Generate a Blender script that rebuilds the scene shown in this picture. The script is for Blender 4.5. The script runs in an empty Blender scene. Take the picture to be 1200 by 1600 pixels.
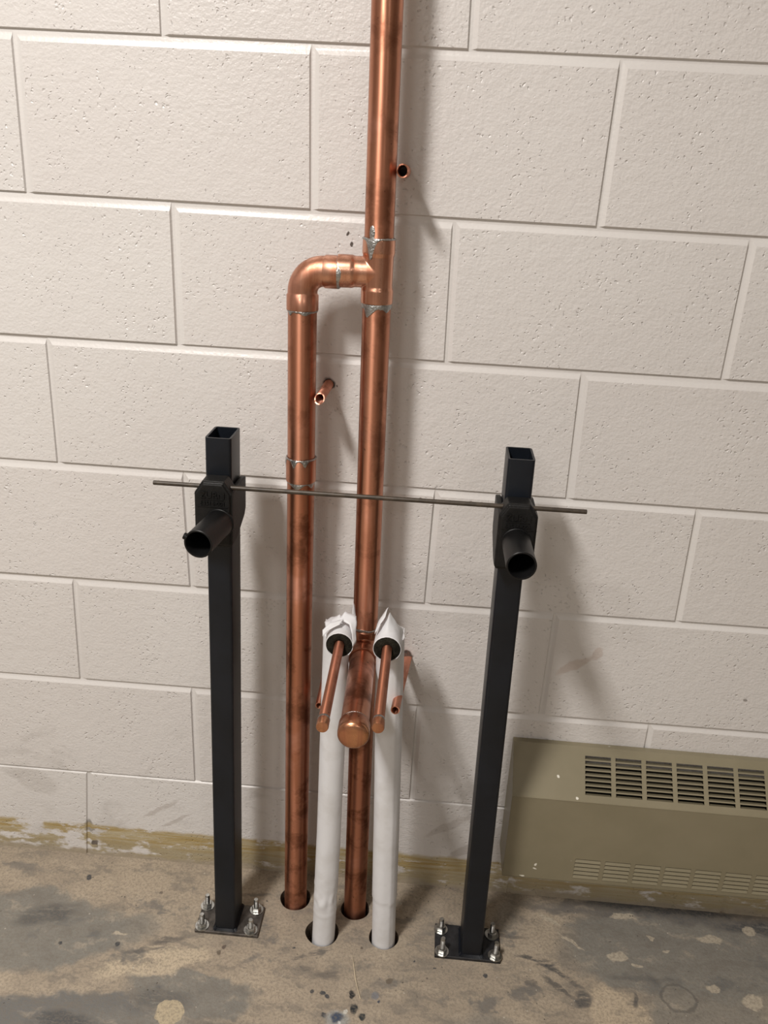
import bpy, bmesh, math, random
from mathutils import Vector, Matrix, Euler, noise
random.seed(7)
PI = math.pi
scene = bpy.context.scene
C = scene.collection

# ------------------------------------------------------------------ camera
cam_d = bpy.data.cameras.new('camera')
cam = bpy.data.objects.new('camera', cam_d)
C.objects.link(cam)
cam_d.sensor_fit = 'VERTICAL'
cam_d.sensor_height = 36.0
cam_d.lens = 1295.63 / 1600 * 36.0
cam_d.clip_start = 0.02
_r = Matrix(((0.996206, -0.070463, 0.051077), (0.073695, 0.370831, -0.925772), (0.046292, 0.926023, 0.374617)))
cam.matrix_world = Matrix.Translation((0.18734, -1.22932, 1.27245)) @ _r.to_4x4()
scene.camera = cam

# ------------------------------------------------------------------ light
world = bpy.data.worlds.new('room_world')
scene.world = world
world.use_nodes = True
world.node_tree.nodes['Background'].inputs[0].default_value = (1, 1, 1, 1)
world.node_tree.nodes['Background'].inputs[1].default_value = 0.0


def area_light(name, loc, sx, sy, watts, col):
    d = bpy.data.lights.new(name, 'AREA')
    d.shape = 'RECTANGLE'
    d.size, d.size_y = sx, sy
    d.energy = watts
    d.color = col
    o = bpy.data.objects.new(name, d)
    C.objects.link(o)
    o.location = loc
    return o


WARM = (1.0, 0.955, 0.91)
area_light('ceiling_fluorescent_near', (-0.66, -1.50, 2.68), 0.22, 0.60, 74, WARM)
area_light('fill_light_far', (-0.80, -4.20, 2.68), 0.60, 1.2, 38, WARM)  # unseen lamp behind the camera, added as ambient fill
area_light('fill_light_far_right', (1.60, -4.20, 2.68), 0.60, 1.2, 20, WARM)  # second added fill lamp, dimmer and further right

scene.cycles.use_adaptive_sampling = True
scene.cycles.adaptive_threshold = 0.02
scene.cycles.max_bounces = 6
scene.cycles.diffuse_bounces = 4
scene.cycles.glossy_bounces = 4

vs = scene.view_settings
vs.view_transform = 'Standard'
vs.look = 'None'
vs.exposure = 0.0
vs.gamma = 1.0
vs.use_curve_mapping = False


# ------------------------------------------------------------------ node helpers
class NT:
    def __init__(self, name):
        self.m = bpy.data.materials.new(name)
        self.m.use_nodes = True
        self.t = self.m.node_tree
        self.b = self.t.nodes['Principled BSDF']
        self.geo = None

    def n(self, kind, **kw):
        x = self.t.nodes.new(kind)
        for k, v in kw.items():
            setattr(x, k, v)
        return x

    def link(self, a, b):
        self.t.links.new(a, b)

    def put(self, sock, v):
        if hasattr(v, 'is_linked') or isinstance(v, bpy.types.NodeSocket):
            self.link(v, sock)
        elif isinstance(v, (tuple, list)) and len(v) == 3 and sock.type == 'RGBA':
            sock.default_value = (*v, 1)
        else:
            sock.default_value = v

    def pos(self):
        if self.geo is None:
            self.geo = self.n('ShaderNodeNewGeometry')
        return self.geo.outputs['Position']

    def objpos(self):
        return self.n('ShaderNodeTexCoord').outputs['Object']

    def mapping(self, vec, loc=(0, 0, 0), rot=(0, 0, 0), scale=(1, 1, 1), kind='POINT'):
        x = self.n('ShaderNodeMapping', vector_type=kind)
        self.link(vec, x.inputs['Vector'])
        x.inputs['Location'].default_value = loc
        x.inputs['Rotation'].default_value = rot
        x.inputs['Scale'].default_value = scale
        return x.outputs['Vector']

    def noise(self, vec, scale, detail=3, rough=0.5, dist=0.0, color=False):
        x = self.n('ShaderNodeTexNoise')
        self.link(vec, x.inputs['Vector'])
        x.inputs['Scale'].default_value = scale
        x.inputs['Detail'].default_value = detail
        x.inputs['Roughness'].default_value = rough
        x.inputs['Distortion'].default_value = dist
        return x.outputs['Color' if color else 'Fac']

    def voronoi(self, vec, scale, out='Distance', rnd=1.0):
        x = self.n('ShaderNodeTexVoronoi')
        self.link(vec, x.inputs['Vector'])
        x.inputs['Scale'].default_value = scale
        x.inputs['Randomness'].default_value = rnd
        return x.outputs[out]

    def ramp(self, v, a, b, lo=0.0, hi=1.0, smooth=True):
        x = self.n('ShaderNodeMapRange')
        if smooth:
            x.interpolation_type = 'SMOOTHSTEP'
        self.put(x.inputs['Value'], v)
        x.inputs['From Min'].default_value = a
        x.inputs['From Max'].default_value = b
        x.inputs['To Min'].default_value = lo
        x.inputs['To Max'].default_value = hi
        return x.outputs['Result']

    def math(self, op, a, b=0.0):
        x = self.n('ShaderNodeMath', operation=op)
        self.put(x.inputs[0], a)
        self.put(x.inputs[1], b)
        return x.outputs[0]

    def vmath(self, op, a, b=None, out=0):
        x = self.n('ShaderNodeVectorMath', operation=op)
        self.put(x.inputs[0], a)
        if b is not None:
            self.put(x.inputs[1], b)
        return x.outputs['Value'] if out == 'v' else x.outputs[0]

    def scalev(self, a, s):
        x = self.n('ShaderNodeVectorMath', operation='SCALE')
        self.link(a, x.inputs[0])
        x.inputs['Scale'].default_value = s
        return x.outputs[0]

    def mix(self, f, a, b):
        x = self.n('ShaderNodeMix', data_type='RGBA')
        self.put(x.inputs[0], f)
        self.put(x.inputs[6], a)
        self.put(x.inputs[7], b)
        return x.outputs[2]

    def warp(self, vec, scale, amp, detail=3):
        c = self.noise(vec, scale, detail, 0.6, color=True)
        d = self.vmath('SUBTRACT', c, (0.5, 0.5, 0.5))
        return self.vmath('ADD', vec, self.scalev(d, amp))

    def xyz(self, vec):
        s = self.n('ShaderNodeSeparateXYZ')
        self.link(vec, s.inputs[0])
        return s.outputs

    def after(self, vec, col):
        # vec unchanged, but evaluated after col: keeps long stain chains in order for the shader compiler
        x = self.n('ShaderNodeVectorMath', operation='MULTIPLY_ADD')
        self.link(col, x.inputs[0])
        x.inputs[1].default_value = (1e-7, 1e-7, 1e-7)
        self.link(vec, x.inputs[2])
        return x.outputs[0]

    def blob(self, vec, col, c, r, rot, soft, color, st=1.0):
        # lay an elliptic stain of the given colour over col; vec may be warped.
        # a few shared pre-rotated copies of vec keep each stain down to one multiply-add
        ang, ax = (rot[1], 1) if rot[1] else (rot[2], 2)
        ang = min((0.0, 0.35, -0.6), key=lambda q: abs(q - ang))
        if not hasattr(self, 'rots'):
            self.rots, self.count = {}, 0
        key = (vec.node.name, ang, ax)
        if key not in self.rots:
            self.rots[key] = vec if ang == 0 else self.mapping(vec, rot=(0, -ang, 0) if ax == 1 else (0, 0, -ang))
        v = self.rots[key]
        e = (0, -ang, 0) if ax == 1 else (0, 0, -ang)
        cc = Euler(e).to_matrix() @ Vector(c)
        self.count += 1
        if self.count % 6 == 0:
            v = self.after(v, col)
        x = self.n('ShaderNodeVectorMath', operation='MULTIPLY_ADD')
        self.link(v, x.inputs[0])
        x.inputs[1].default_value = [1 / q for q in r]
        x.inputs[2].default_value = [-p / q for p, q in zip(cc, r)]
        return self.mix(self.ramp(self.vmath('LENGTH', x.outputs[0], out='v'), 1.0 - soft, 1.0, st, 0.0), col, color)

    def bump(self, h, strength, dist, prev=None):
        x = self.n('ShaderNodeBump')
        x.inputs['Strength'].default_value = strength
        x.inputs['Distance'].default_value = dist
        self.link(h, x.inputs['Height'])
        if prev is not None:
            self.link(prev, x.inputs['Normal'])
        return x.outputs['Normal']

    def out(self, color=None, rough=None, metal=None, normal=None, spec=None):
        i = self.b.inputs
        if color is not None:
            self.put(i['Base Color'], color)
        if rough is not None:
            self.put(i['Roughness'], rough)
        if metal is not None:
            self.put(i['Metallic'], metal)
        if normal is not None:
            self.link(normal, i['Normal'])
        if spec is not None:
            i['Specular IOR Level'].default_value = spec
        return self.m


# ------------------------------------------------------------------ materials
WALL_STAINS_HOLES = [
    ((-0.4265, 0, 0.070), (0.0125, 9, 0.020), 0.1, (0.30, 0.285, 0.27), 1.0),
    ((-0.418, 0, 0.028), (0.009, 9, 0.012), 0.3, (0.12, 0.10, 0.085), 1.0),
    ((0.0262, 0, 0.9775), (0.0115, 9, 0.0115), 0.0, (0.03, 0.025, 0.02), 1.0),  # wall hole round the stub, its dark painted flat
    ((0.1715, 0, 0.512), (0.0115, 9, 0.0125), 0.0, (0.10, 0.08, 0.07), 1.0),  # dark of another stub's wall hole, in colour only
    ((0.455, 0, 0.520), (0.040, 9, 0.010), -0.9, (0.50, 0.41, 0.36), 0.55),
    ((0.49, 0, 0.545), (0.010, 9, 0.016), 0.4, (0.50, 0.41, 0.36), 0.5),
    ((0.0475, 0, 1.196), (0.0025, 9, 0.004), 0.3, (0.10, 0.085, 0.075), 1.0),
    ((0.055, 0, 1.182), (0.003, 9, 0.004), -0.3, (0.10, 0.085, 0.075), 1.0),
    ((0.039, 0, 0.976), (0.0014, 9, 0.003), 0, (0.12, 0.10, 0.09), 1.0),
    ((0.749, 0, 0.476), (0.005, 9, 0.0025), 0.5, (0.22, 0.20, 0.18), 0.8),
    ((0.31, 0, 0.10), (0.05, 9, 0.012), -0.8, (0.40, 0.36, 0.33), 0.5),
    ((0.27, 0, 0.15), (0.06, 9, 0.010), -0.7, (0.42, 0.38, 0.35), 0.4),
    ((-0.28, 0, 0.13), (0.05, 9, 0.006), -0.7, (0.42, 0.38, 0.35), 0.5),
    ((-0.25, 0, 0.105), (0.04, 9, 0.005), -0.8, (0.42, 0.38, 0.35), 0.5),
    ((-0.52, 0, 0.17), (0.05, 9, 0.03), 0.2, (0.48, 0.45, 0.42), 0.4),
    ((-0.60, 0, 0.95), (0.02, 9, 0.0022), 0.9, (0.40, 0.36, 0.33), 0.6),
]


def wall_relief(t, p, col, mortar):
    # relief: roller stipple, soft waviness and scattered open pits in one height
    n1 = t.noise(t.mapping(p, scale=(1, 1, 1.2)), 190, 1, 0.6)
    h = t.math('MULTIPLY', n1, 0.10 if mortar else 0.26)
    if not mortar:
        h = t.math('ADD', h, t.math('MULTIPLY', t.noise(p, 60, 1, 0.5), 0.30))
        v = t.voronoi(t.warp(p, 150, 0.008, 0), 125)
        dens = t.ramp(t.noise(p, 13, 1, 0.6), 0.34, 0.66, 0.08, 0.33)
        pit = t.n('ShaderNodeMapRange', interpolation_type='SMOOTHSTEP')
        t.link(v, pit.inputs['Value'])
        pit.inputs['From Min'].default_value = 0.0
        t.link(dens, pit.inputs['From Max'])
        h = t.math('ADD', h, t.math('MULTIPLY', pit.outputs['Result'], 0.40))
    nm = t.bump(h, 0.8, 0.0035)
    return t.out(col, 0.33, 0.0, nm, 0.5)


def make_wall(name, mortar=False, low_course=True):
    t = NT(name)
    p = t.pos()
    base = (0.685, 0.665, 0.645)
    big = t.noise(p, 2.5, 3, 0.55)
    col = t.mix(t.ramp(big, 0.3, 0.7), base, (0.645, 0.62, 0.60))
    if not mortar:
        oi = t.n('ShaderNodeObjectInfo')
        col = t.mix(t.math('MULTIPLY', oi.outputs['Random'], 0.35), col, (0.64, 0.605, 0.585))
    s = t.xyz(p)
    wf = t.warp(p, 45, 0.014, 2)
    for c, r, a, cc, st in WALL_STAINS_HOLES:
        if (c[2] < 0.21) == low_course:
            col = t.blob(wf, col, c, r, (0, a, 0), 0.35, cc, st)
    # grime towards the floor: scuffs with their own patchy shape
    if not low_course:
        return wall_relief(t, p, col, mortar)
    w = t.warp(p, 9, 0.10, 2)
    scuff = t.math('MULTIPLY', t.ramp(t.noise(t.mapping(w, scale=(1, 1, 1.6)), 7, 3, 0.65), 0.52, 0.72), t.ramp(s[2], 0.20, 0.40, 1.0, 0.0))
    col = t.mix(t.math('MULTIPLY', scuff, 0.38), col, (0.36, 0.335, 0.31))
    # old cove-base adhesive band
    wz = t.xyz(t.warp(t.mapping(p, scale=(1, 1, 1)), 28, 0.030, 3))
    low = t.xyz(t.warp(p, 6, 0.018, 2))
    band = t.ramp(t.math('ADD', t.math('MULTIPLY', wz[2], 0.45), t.math('MULTIPLY', low[2], 0.55)), 0.070, 0.079, 1.0, 0.0)
    strk = t.noise(t.mapping(p, scale=(7, 7, 170)), 1.0, 4, 0.65)
    ptch = t.noise(t.mapping(p, scale=(9, 9, 24)), 1.6, 5, 0.65)
    ycol = t.mix(t.ramp(strk, 0.38, 0.64), (0.38, 0.275, 0.105), (0.47, 0.41, 0.28))
    ycol = t.mix(t.ramp(low[2], 0.020, 0.055, 0.75, 0.0), ycol, (0.36, 0.31, 0.21))
    left = t.ramp(s[0], -0.42, -0.30, 0.10, 0.0)
    cover = t.ramp(t.math('SUBTRACT', ptch, left), 0.36, 0.46)
    cover = t.math('MULTIPLY', cover, t.ramp(strk, 0.20, 0.34, 0.55, 1.0))
    col = t.mix(t.math('MULTIPLY', band, cover), col, ycol)
    # levelling compound smeared on the bottom edge
    edge = t.ramp(t.xyz(t.warp(p, 16, 0.045, 3))[2], 0.006, 0.016, 1.0, 0.0)
    col = t.mix(edge, col, t.mix(t.noise(p, 60, 4), (0.30, 0.255, 0.19), (0.44, 0.38, 0.29)))
    return wall_relief(t, p, col, mortar)


def make_floor():
    t = NT('concrete_floor')
    p = t.pos()
    w1 = t.warp(t.warp(p, 7, 0.10, 2), 30, 0.045, 3)
    w2 = t.warp(p, 30, 0.030, 3)
    w3 = t.warp(p, 60, 0.013, 2)
    n1 = t.noise(w1, 5, 5, 0.62)
    beige, beige2, grey, grey2 = (0.415, 0.345, 0.26), (0.33, 0.275, 0.21), (0.215, 0.205, 0.18), (0.15, 0.15, 0.145)
    col = t.mix(t.ramp(n1, 0.35, 0.62), beige, beige2)

    def bl(vec, c, r, ang, soft, color, st=1.0):
        nonlocal col
        col = t.blob(vec, col, (c[0], c[1], 0), (r[0], r[1], 9), (0, 0, ang), soft, color, st)

    # worn grey fields, plus darker patches by the heater
    bl(w1, (-0.47, -0.175), (0.20, 0.085), 0.15, 0.2, grey, 0.95)
    bl(w1, (-0.34, -0.190), (0.13, 0.045), 0.25, 0.4, grey, 0.8)
    bl(w1, (-0.33, -0.345), (0.17, 0.060), 0.1, 0.25, grey2, 0.95)
    bl(w1, (-0.16, -0.275), (0.12, 0.050), -0.15, 0.2, grey, 0.95)
    bl(w1, (-0.10, -0.36), (0.30, 0.05), 0.0, 0.4, grey, 0.7)
    bl(w1, (0.74, -0.105), (0.28, 0.110), 0.05, 0.2, grey, 0.95)
    bl(w1, (0.72, -0.24), (0.17, 0.07), 0.1, 0.4, grey, 0.8)
    bl(w1, (0.36, -0.28), (0.12, 0.045), 0.0, 0.5, grey, 0.6)
    bl(w1, (0.66, -0.015), (0.32, 0.030), -0.02, 0.5, (0.115, 0.11, 0.105), 0.85)  # darker strip along the wall foot below the heater
    bl(w1, (0.40, -0.05), (0.05, 0.04), 0.2, 0.6, grey, 0.5)  # soft grey patch between the right post and the heater
    bl(w1, (-0.22, -0.225), (0.11, 0.036), 0.45, 0.35, (0.53, 0.44, 0.32), 0.9)
    bl(w1, (0.57, -0.225), (0.07, 0.05), -0.4, 0.35, (0.49, 0.40, 0.29), 0.9)
    # mottling and trowel streaks
    mo = t.noise(t.mapping(w2, rot=(0, 0, 0.4), scale=(0.7, 1.5, 1)), 22, 4, 0.68)
    col = t.mix(t.ramp(mo, 0.50, 0.64, 0.0, 0.55), col, (0.175, 0.158, 0.135))
    col = t.mix(t.ramp(mo, 0.46, 0.28, 0.0, 0.40), col, (0.50, 0.42, 0.32))
    bq = t.noise(t.mapping(w2, loc=(4, 2, 0), scale=(0.8, 1.2, 1)), 13, 4, 0.7)
    fld = t.ramp(t.noise(t.mapping(p, loc=(1.3, 0.4, 0)), 3.2, 1), 0.42, 0.58)
    col = t.mix(t.math('MULTIPLY', t.ramp(bq, 0.55, 0.66, 0.0, 0.7), fld), col, (0.125, 0.125, 0.122))
    # scuffs: broken by streaky noise
    keep = col
    strk = t.ramp(t.noise(t.mapping(w3, rot=(0, 0, -0.35), scale=(18, 70, 1)), 1.4, 4, 0.7), 0.34, 0.50)
    ink = (0.060, 0.062, 0.066)
    for c, r, a, s in [
        ((-0.215, -0.175), (0.050, 0.010), 0.35, 0.8), ((-0.25, -0.200), (0.045, 0.007), 0.5, 0.6),
        ((-0.45, -0.150), (0.07, 0.03), 0.2, 0.7), ((-0.33, -0.345), (0.08, 0.025), 0.1, 0.9), ((-0.19, -0.29), (0.07, 0.03), 0.0, 0.6),
        ((0.43, -0.139), (0.040, 0.007), 0.1, 1.0), ((0.452, -0.150), (0.022, 0.005), 0.0, 1.0), ((0.475, -0.168), (0.055, 0.008), -0.55, 1.0),
        ((0.508, -0.212), (0.022, 0.018), 0.6, 1.0), ((0.470, -0.195), (0.05, 0.006), -0.6, 0.9), ((0.425, -0.19), (0.02, 0.012), -0.9, 0.7),
        ((0.60, -0.205), (0.007, 0.022), 0.1, 0.9), ((0.39, -0.10), (0.05, 0.006), 0.05, 0.6),
        ((0.055, -0.172), (0.026, 0.008), 0.35, 0.85), ((0.018, -0.190), (0.018, 0.006), 0.2, 0.7), ((0.075, -0.212), (0.032, 0.012), 0.0, 0.7), ((0.03, -0.208), (0.020, 0.008), 0.2, 0.55),
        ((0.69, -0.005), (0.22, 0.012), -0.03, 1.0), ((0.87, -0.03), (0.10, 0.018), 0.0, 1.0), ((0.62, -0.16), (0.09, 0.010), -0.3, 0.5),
        ((-0.10, -0.345), (0.12, 0.03), 0.2, 0.5), ((-0.09, -0.06), (0.05, 0.006), 0.1, 0.6), ((0.20, -0.085), (0.04, 0.010), 0.6, 0.4),
    ]:
        bl(w2, c, r, a, 0.6, ink, s * 0.85)
    col = t.mix(strk, keep, col)
    # pale chips where the paint came off
    for c, r, a in [((0.762, -0.067), (0.030, 0.012), -0.1), ((0.842, -0.037), (0.016, 0.014), 0.4), ((0.584, -0.121), (0.020, 0.013), 0.2), ((0.655, -0.075), (0.007, 0.004), 0), ((0.675, -0.10), (0.008, 0.004), 0),
                    ((0.80, -0.185), (0.022, 0.016), 0.3), ((0.615, -0.135), (0.008, 0.006), 0), ((0.74, -0.165), (0.016, 0.010), 0.2), ((0.47, -0.055), (0.026, 0.005), -0.7), ((0.50, -0.095), (0.03, 0.004), -0.6), ((-0.305, -0.175), (0.018, 0.004), -0.3), ((0.61, -0.03), (0.03, 0.010), 0.1)]:
        bl(w2, c, r, a, 0.25, (0.46, 0.40, 0.31), 0.9)
    bl(w3, (-0.1708, -0.3103), (0.024, 0.024), 0.2, 0.08, (0.46, 0.385, 0.265))
    # round stain
    q = t.mapping(w3, (0.6729, -0.1926, 0), (0, 0, 0), (0.030, 0.026, 9), 'TEXTURE')
    L = t.vmath('LENGTH', q, out='v')
    ring = t.math('MULTIPLY', t.ramp(L, 0.80, 0.95), t.ramp(L, 1.0, 1.12, 1.0, 0.0))
    col = t.mix(t.math('MULTIPLY', ring, 0.6), col, (0.09, 0.085, 0.08))
    # drips of dark paint
    for c, r, cc in [((0.053, -0.248), 0.0045, ink), ((0.070, -0.249), 0.005, ink), ((0.077, -0.254), 0.005, ink), ((0.120, -0.246), 0.0075, (0.02, 0.02, 0.022)), ((0.126, -0.273), 0.010, (0.025, 0.03, 0.032)), ((0.140, -0.285), 0.008, (0.03, 0.035, 0.036)),
                     ((0.078, -0.287), 0.005, ink), ((0.166, -0.254), 0.004, (0.05, 0.06, 0.09)), ((0.143, -0.243), 0.010, (0.25, 0.22, 0.18)), ((0.158, -0.243), 0.008, (0.20, 0.20, 0.21)), ((0.100, -0.292), 0.020, (0.33, 0.33, 0.31)), ((0.100, -0.290), 0.011, (0.055, 0.075, 0.115)), ((0.112, -0.278), 0.005, (0.6, 0.58, 0.52)), ((0.106, -0.300), 0.004, (0.62, 0.62, 0.6)),
                     ((-0.115, -0.180), 0.006, (0.13, 0.10, 0.08)), ((-0.120, -0.192), 0.005, (0.15, 0.12, 0.09)), ((-0.30, -0.195), 0.005, ink), ((-0.40, -0.205), 0.006, ink), ((-0.26, -0.075), 0.004, (0.17, 0.14, 0.11)), ((-0.41, -0.058), 0.008, ink), ((0.345, -0.185), 0.005, ink), ((0.18, -0.213), 0.006, (0.15, 0.12, 0.09)), ((0.125, -0.155), 0.004, (0.14, 0.11, 0.09)),
                     ((0.008, -0.168), 0.002, ink), ((0.222, -0.172), 0.0025, ink), ((0.257, -0.180), 0.0028, ink)]:
        bl(w3, (c[0], c[1]), (r * random.uniform(0.8, 1.3), r * random.uniform(0.9, 1.4)), 0, 0.45, cc)
    # speckle
    v = t.voronoi(w3, 60)
    sp = t.ramp(v, 0.07, 0.11, 1.0, 0.0)
    sp = t.math('MULTIPLY', sp, t.ramp(t.noise(p, 6, 3), 0.42, 0.60))
    col = t.mix(t.math('MULTIPLY', sp, 0.95), col, (0.075, 0.065, 0.055))
    v2 = t.voronoi(t.mapping(w3, loc=(3, 1, 0)), 42)
    col = t.mix(t.math('MULTIPLY', t.ramp(v2, 0.035, 0.06, 1.0, 0.0), 0.55), col, (0.62, 0.58, 0.50))
    fine = t.noise(p, 200, 3, 0.75)
    col = t.mix(t.ramp(fine, 0.42, 0.64, 0.0, 0.5), col, (0.18, 0.155, 0.125))
    nm = t.bump(t.math('ADD', t.noise(p, 38, 4, 0.65), t.math('MULTIPLY', fine, 0.25)), 0.35, 0.006)
    return t.out(col, t.ramp(n1, 0.3, 0.7, 0.55, 0.78), 0.0, nm, 0.3)


def make_copper(name, dirt=0.5, tint=(0.62, 0.292, 0.188), axis=2, drawn=False):
    t = NT(name)
    p = t.pos()
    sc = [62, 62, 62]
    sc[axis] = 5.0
    oi = t.n('ShaderNodeObjectInfo')
    off = t.n('ShaderNodeCombineXYZ')
    t.link(t.math('MULTIPLY', oi.outputs['Random'], 17.0), off.inputs[1])
    q = t.vmath('ADD', p, off.outputs[0])
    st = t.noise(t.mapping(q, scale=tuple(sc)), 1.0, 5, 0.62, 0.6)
    bl = t.noise(t.warp(q, 14, 0.05, 3), 17, 5, 0.66)
    col = t.mix(t.ramp(st, 0.36, 0.66), (0.47, 0.205, 0.125), tint)  # oxide streaks along the axis, their colour also standing in for dark reflections
    col = t.mix(t.ramp(bl, 0.48, 0.64, 0.0, dirt), col, (0.20, 0.078, 0.042))
    pk = t.noise(t.mapping(q, loc=(5, 0, 2)), 11, 4, 0.6)
    col = t.mix(t.ramp(pk, 0.52, 0.70, 0.0, 0.55), col, (0.66, 0.33, 0.24))
    v = t.voronoi(t.warp(q, 60, 0.02, 3), 38)
    col = t.mix(t.math('MULTIPLY', t.ramp(v, 0.03, 0.075, 0.8, 0.0), t.ramp(bl, 0.4, 0.55)), col, (0.05, 0.025, 0.02))
    ro = t.math('ADD', t.ramp(st, 0.3, 0.7, 0.36, 0.25), t.ramp(bl, 0.45, 0.7, 0.0, 0.14))
    nm = t.bump(t.noise(t.mapping(q, scale=tuple(s * 0.5 for s in sc)), 1.0, 3), 0.12, 0.002)
    if drawn:      # pipes are drawn along their axis, so highlights stretch along it
        tg = t.n('ShaderNodeTangent', direction_type='RADIAL', axis='XYZ'[axis])
        t.link(tg.outputs[0], t.b.inputs['Tangent'])
        t.b.inputs['Anisotropic'].default_value = 0.8
        t.b.inputs['Anisotropic Rotation'].default_value = 0.25
        ro = t.math('ADD', ro, 0.10)
    return t.out(col, ro, 1.0, nm)


def make_plain(name, col, rough=0.5, metal=0.0, var=0.25, scale=40, bumpst=0.1, bumpd=0.001, spec=0.5):
    t = NT(name)
    p = t.pos()
    n = t.noise(p, scale, 5, 0.62)
    dark = tuple(c * (1 - var) for c in col)
    lite = tuple(min(1, c * (1 + var)) for c in col)
    c = t.mix(t.ramp(n, 0.3, 0.7), dark, lite)
    return t.out(c, rough, metal, t.bump(t.noise(p, scale * 5, 4), bumpst, bumpd), spec)


def make_heater():
    t = NT('olive_beige_enamel')
    p = t.pos()
    n = t.noise(p, 9, 4, 0.6)
    col = t.mix(t.ramp(n, 0.3, 0.7), (0.222, 0.194, 0.126), (0.245, 0.214, 0.142))
    w = t.warp(p, 80, 0.008, 3)
    v = t.voronoi(w, 26)
    sp = t.math('MULTIPLY', t.ramp(v, 0.035, 0.06, 1.0, 0.0), t.ramp(t.noise(p, 5, 2), 0.48, 0.56))
    col = t.mix(sp, col, (0.72, 0.69, 0.60))
    for c, r, a in [((0.425, -0.075, 0.150), (0.0018, 9, 0.004), 0.3), ((0.424, -0.075, 0.141), (0.004, 9, 0.0018), 0), ((0.447, -0.05, 0.325), (0.0025, 9, 0.002), 0), ((0.480, -0.05, 0.30), (0.0025, 9, 0.002), 0), ((0.404, -0.075, 0.1225), (0.005, 9, 0.0015), 0)]:
        col = t.blob(w, col, c, r, (0, a, 0), 0.3, (0.75, 0.72, 0.63))
    return t.out(col, 0.42, 0.0, t.bump(t.noise(p, 500, 2), 0.06, 0.0006), 0.4)


def make_paper():
    t = NT('white_paper_jacket')
    p = t.pos()
    n = t.noise(t.warp(p, 20, 0.03, 3), 14, 4, 0.6)
    col = t.mix(t.ramp(n, 0.42, 0.72), (0.71, 0.715, 0.735), (0.62, 0.615, 0.615))
    h = t.noise(t.mapping(p, scale=(1, 1, 0.5)), 45, 3, 0.5)
    return t.out(col, 0.5, 0.0, t.bump(h, 0.22, 0.004), 0.35)


M = dict(
    block=make_wall('painted_block', False, False), low_block=make_wall('painted_base_block'), mortar=make_wall('painted_mortar', True, True), floor=make_floor(), floor_plain=make_plain('plain_concrete_floor', (0.36, 0.305, 0.235), 0.65, 0.0, 0.3, 7, 0.2, 0.003, 0.3),
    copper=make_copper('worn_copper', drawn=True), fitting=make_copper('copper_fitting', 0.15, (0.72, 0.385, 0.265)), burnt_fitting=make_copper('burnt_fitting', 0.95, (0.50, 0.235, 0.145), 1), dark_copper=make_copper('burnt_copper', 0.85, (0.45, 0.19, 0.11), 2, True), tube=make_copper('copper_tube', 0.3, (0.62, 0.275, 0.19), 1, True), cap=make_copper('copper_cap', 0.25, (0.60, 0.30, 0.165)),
    solder=make_plain('solder', (0.40, 0.40, 0.39), 0.36, 1.0, 0.3, 90, 0.5, 0.002),
    post=make_plain('blued_steel', (0.0055, 0.0075, 0.0115), 0.40, 0.0, 0.25, 14, 0.06, 0.001, 0.35),
    cast=make_plain('black_casting', (0.0075, 0.0072, 0.007), 0.5, 0.0, 0.25, 60, 0.35, 0.0012, 0.28),
    arm=make_plain('black_arm', (0.005, 0.005, 0.0052), 0.42, 0.0, 0.2, 40, 0.1, 0.001, 0.28),
    plate=make_plain('scaled_steel_plate', (0.10, 0.088, 0.078), 0.5, 0.5, 0.45, 60, 0.3, 0.001),
    plate2=make_plain('black_steel_plate', (0.022, 0.022, 0.024), 0.5, 0.2, 0.4, 60, 0.3, 0.001),
    zinc=make_plain('zinc', (0.50, 0.50, 0.48), 0.30, 1.0, 0.25, 120, 0.1, 0.0005),
    rod=make_plain('raw_steel_rod', (0.055, 0.042, 0.030), 0.45, 0.2, 0.35, 60, 0.1, 0.0005),
    heater=make_heater(), heater_in=make_plain('heater_interior', (0.035, 0.031, 0.023), 0.6),
    paper=make_paper(), foam=make_plain('dark_insulation', (0.020, 0.018, 0.013), 0.9, 0.0, 0.5, 120, 0.9, 0.004, 0.1),
    hole=make_plain('rough_concrete', (0.16, 0.13, 0.10), 0.9, 0.0, 0.3, 60, 0.6, 0.004, 0.1),
    straw=make_plain('dry_straw', (0.50, 0.42, 0.30), 0.7),
    room=make_plain('room_paint', (0.40, 0.385, 0.37), 0.6, 0.0, 0.03, 3, 0.05, 0.001), ceil=make_plain('ceiling_tile', (0.72, 0.70, 0.67), 0.8, 0.0, 0.04, 30, 0.2, 0.001),
)


# ------------------------------------------------------------------ mesh helpers
def obj(name, me, mat=None, parent=None, smooth=None):
    if isinstance(me, bmesh.types.BMesh):
        b = me
        bmesh.ops.recalc_face_normals(b, faces=b.faces)
        me = bpy.data.meshes.new(name)
        b.to_mesh(me)
        b.free()
    if smooth is not None:
        me.shade_smooth()
        if smooth < 180:
            me.set_sharp_from_angle(angle=math.radians(smooth))
    if mat is not None and not me.materials:
        me.materials.append(M[mat])
    o = bpy.data.objects.new(name, me)
    C.objects.link(o)
    if parent is not None:
        o.parent = parent
    return o


def root(name, loc, label, cat, group=None):
    o = bpy.data.objects.new(name, None)
    o.empty_display_size = 0.05
    C.objects.link(o)
    o.location = loc
    o['label'] = label
    o['category'] = cat
    if group:
        o['group'] = group
    return o


def tag(o, label, cat, group=None):
    o['label'] = label
    o['category'] = cat
    if group:
        o['group'] = group
    return o


def structure(o):
    o['kind'] = 'structure'
    return o


def frame(o, d):
    d = Vector(d).normalized()
    q = d.to_track_quat('Z', 'Y')
    return Matrix.Translation(o) @ q.to_matrix().to_4x4()


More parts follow.
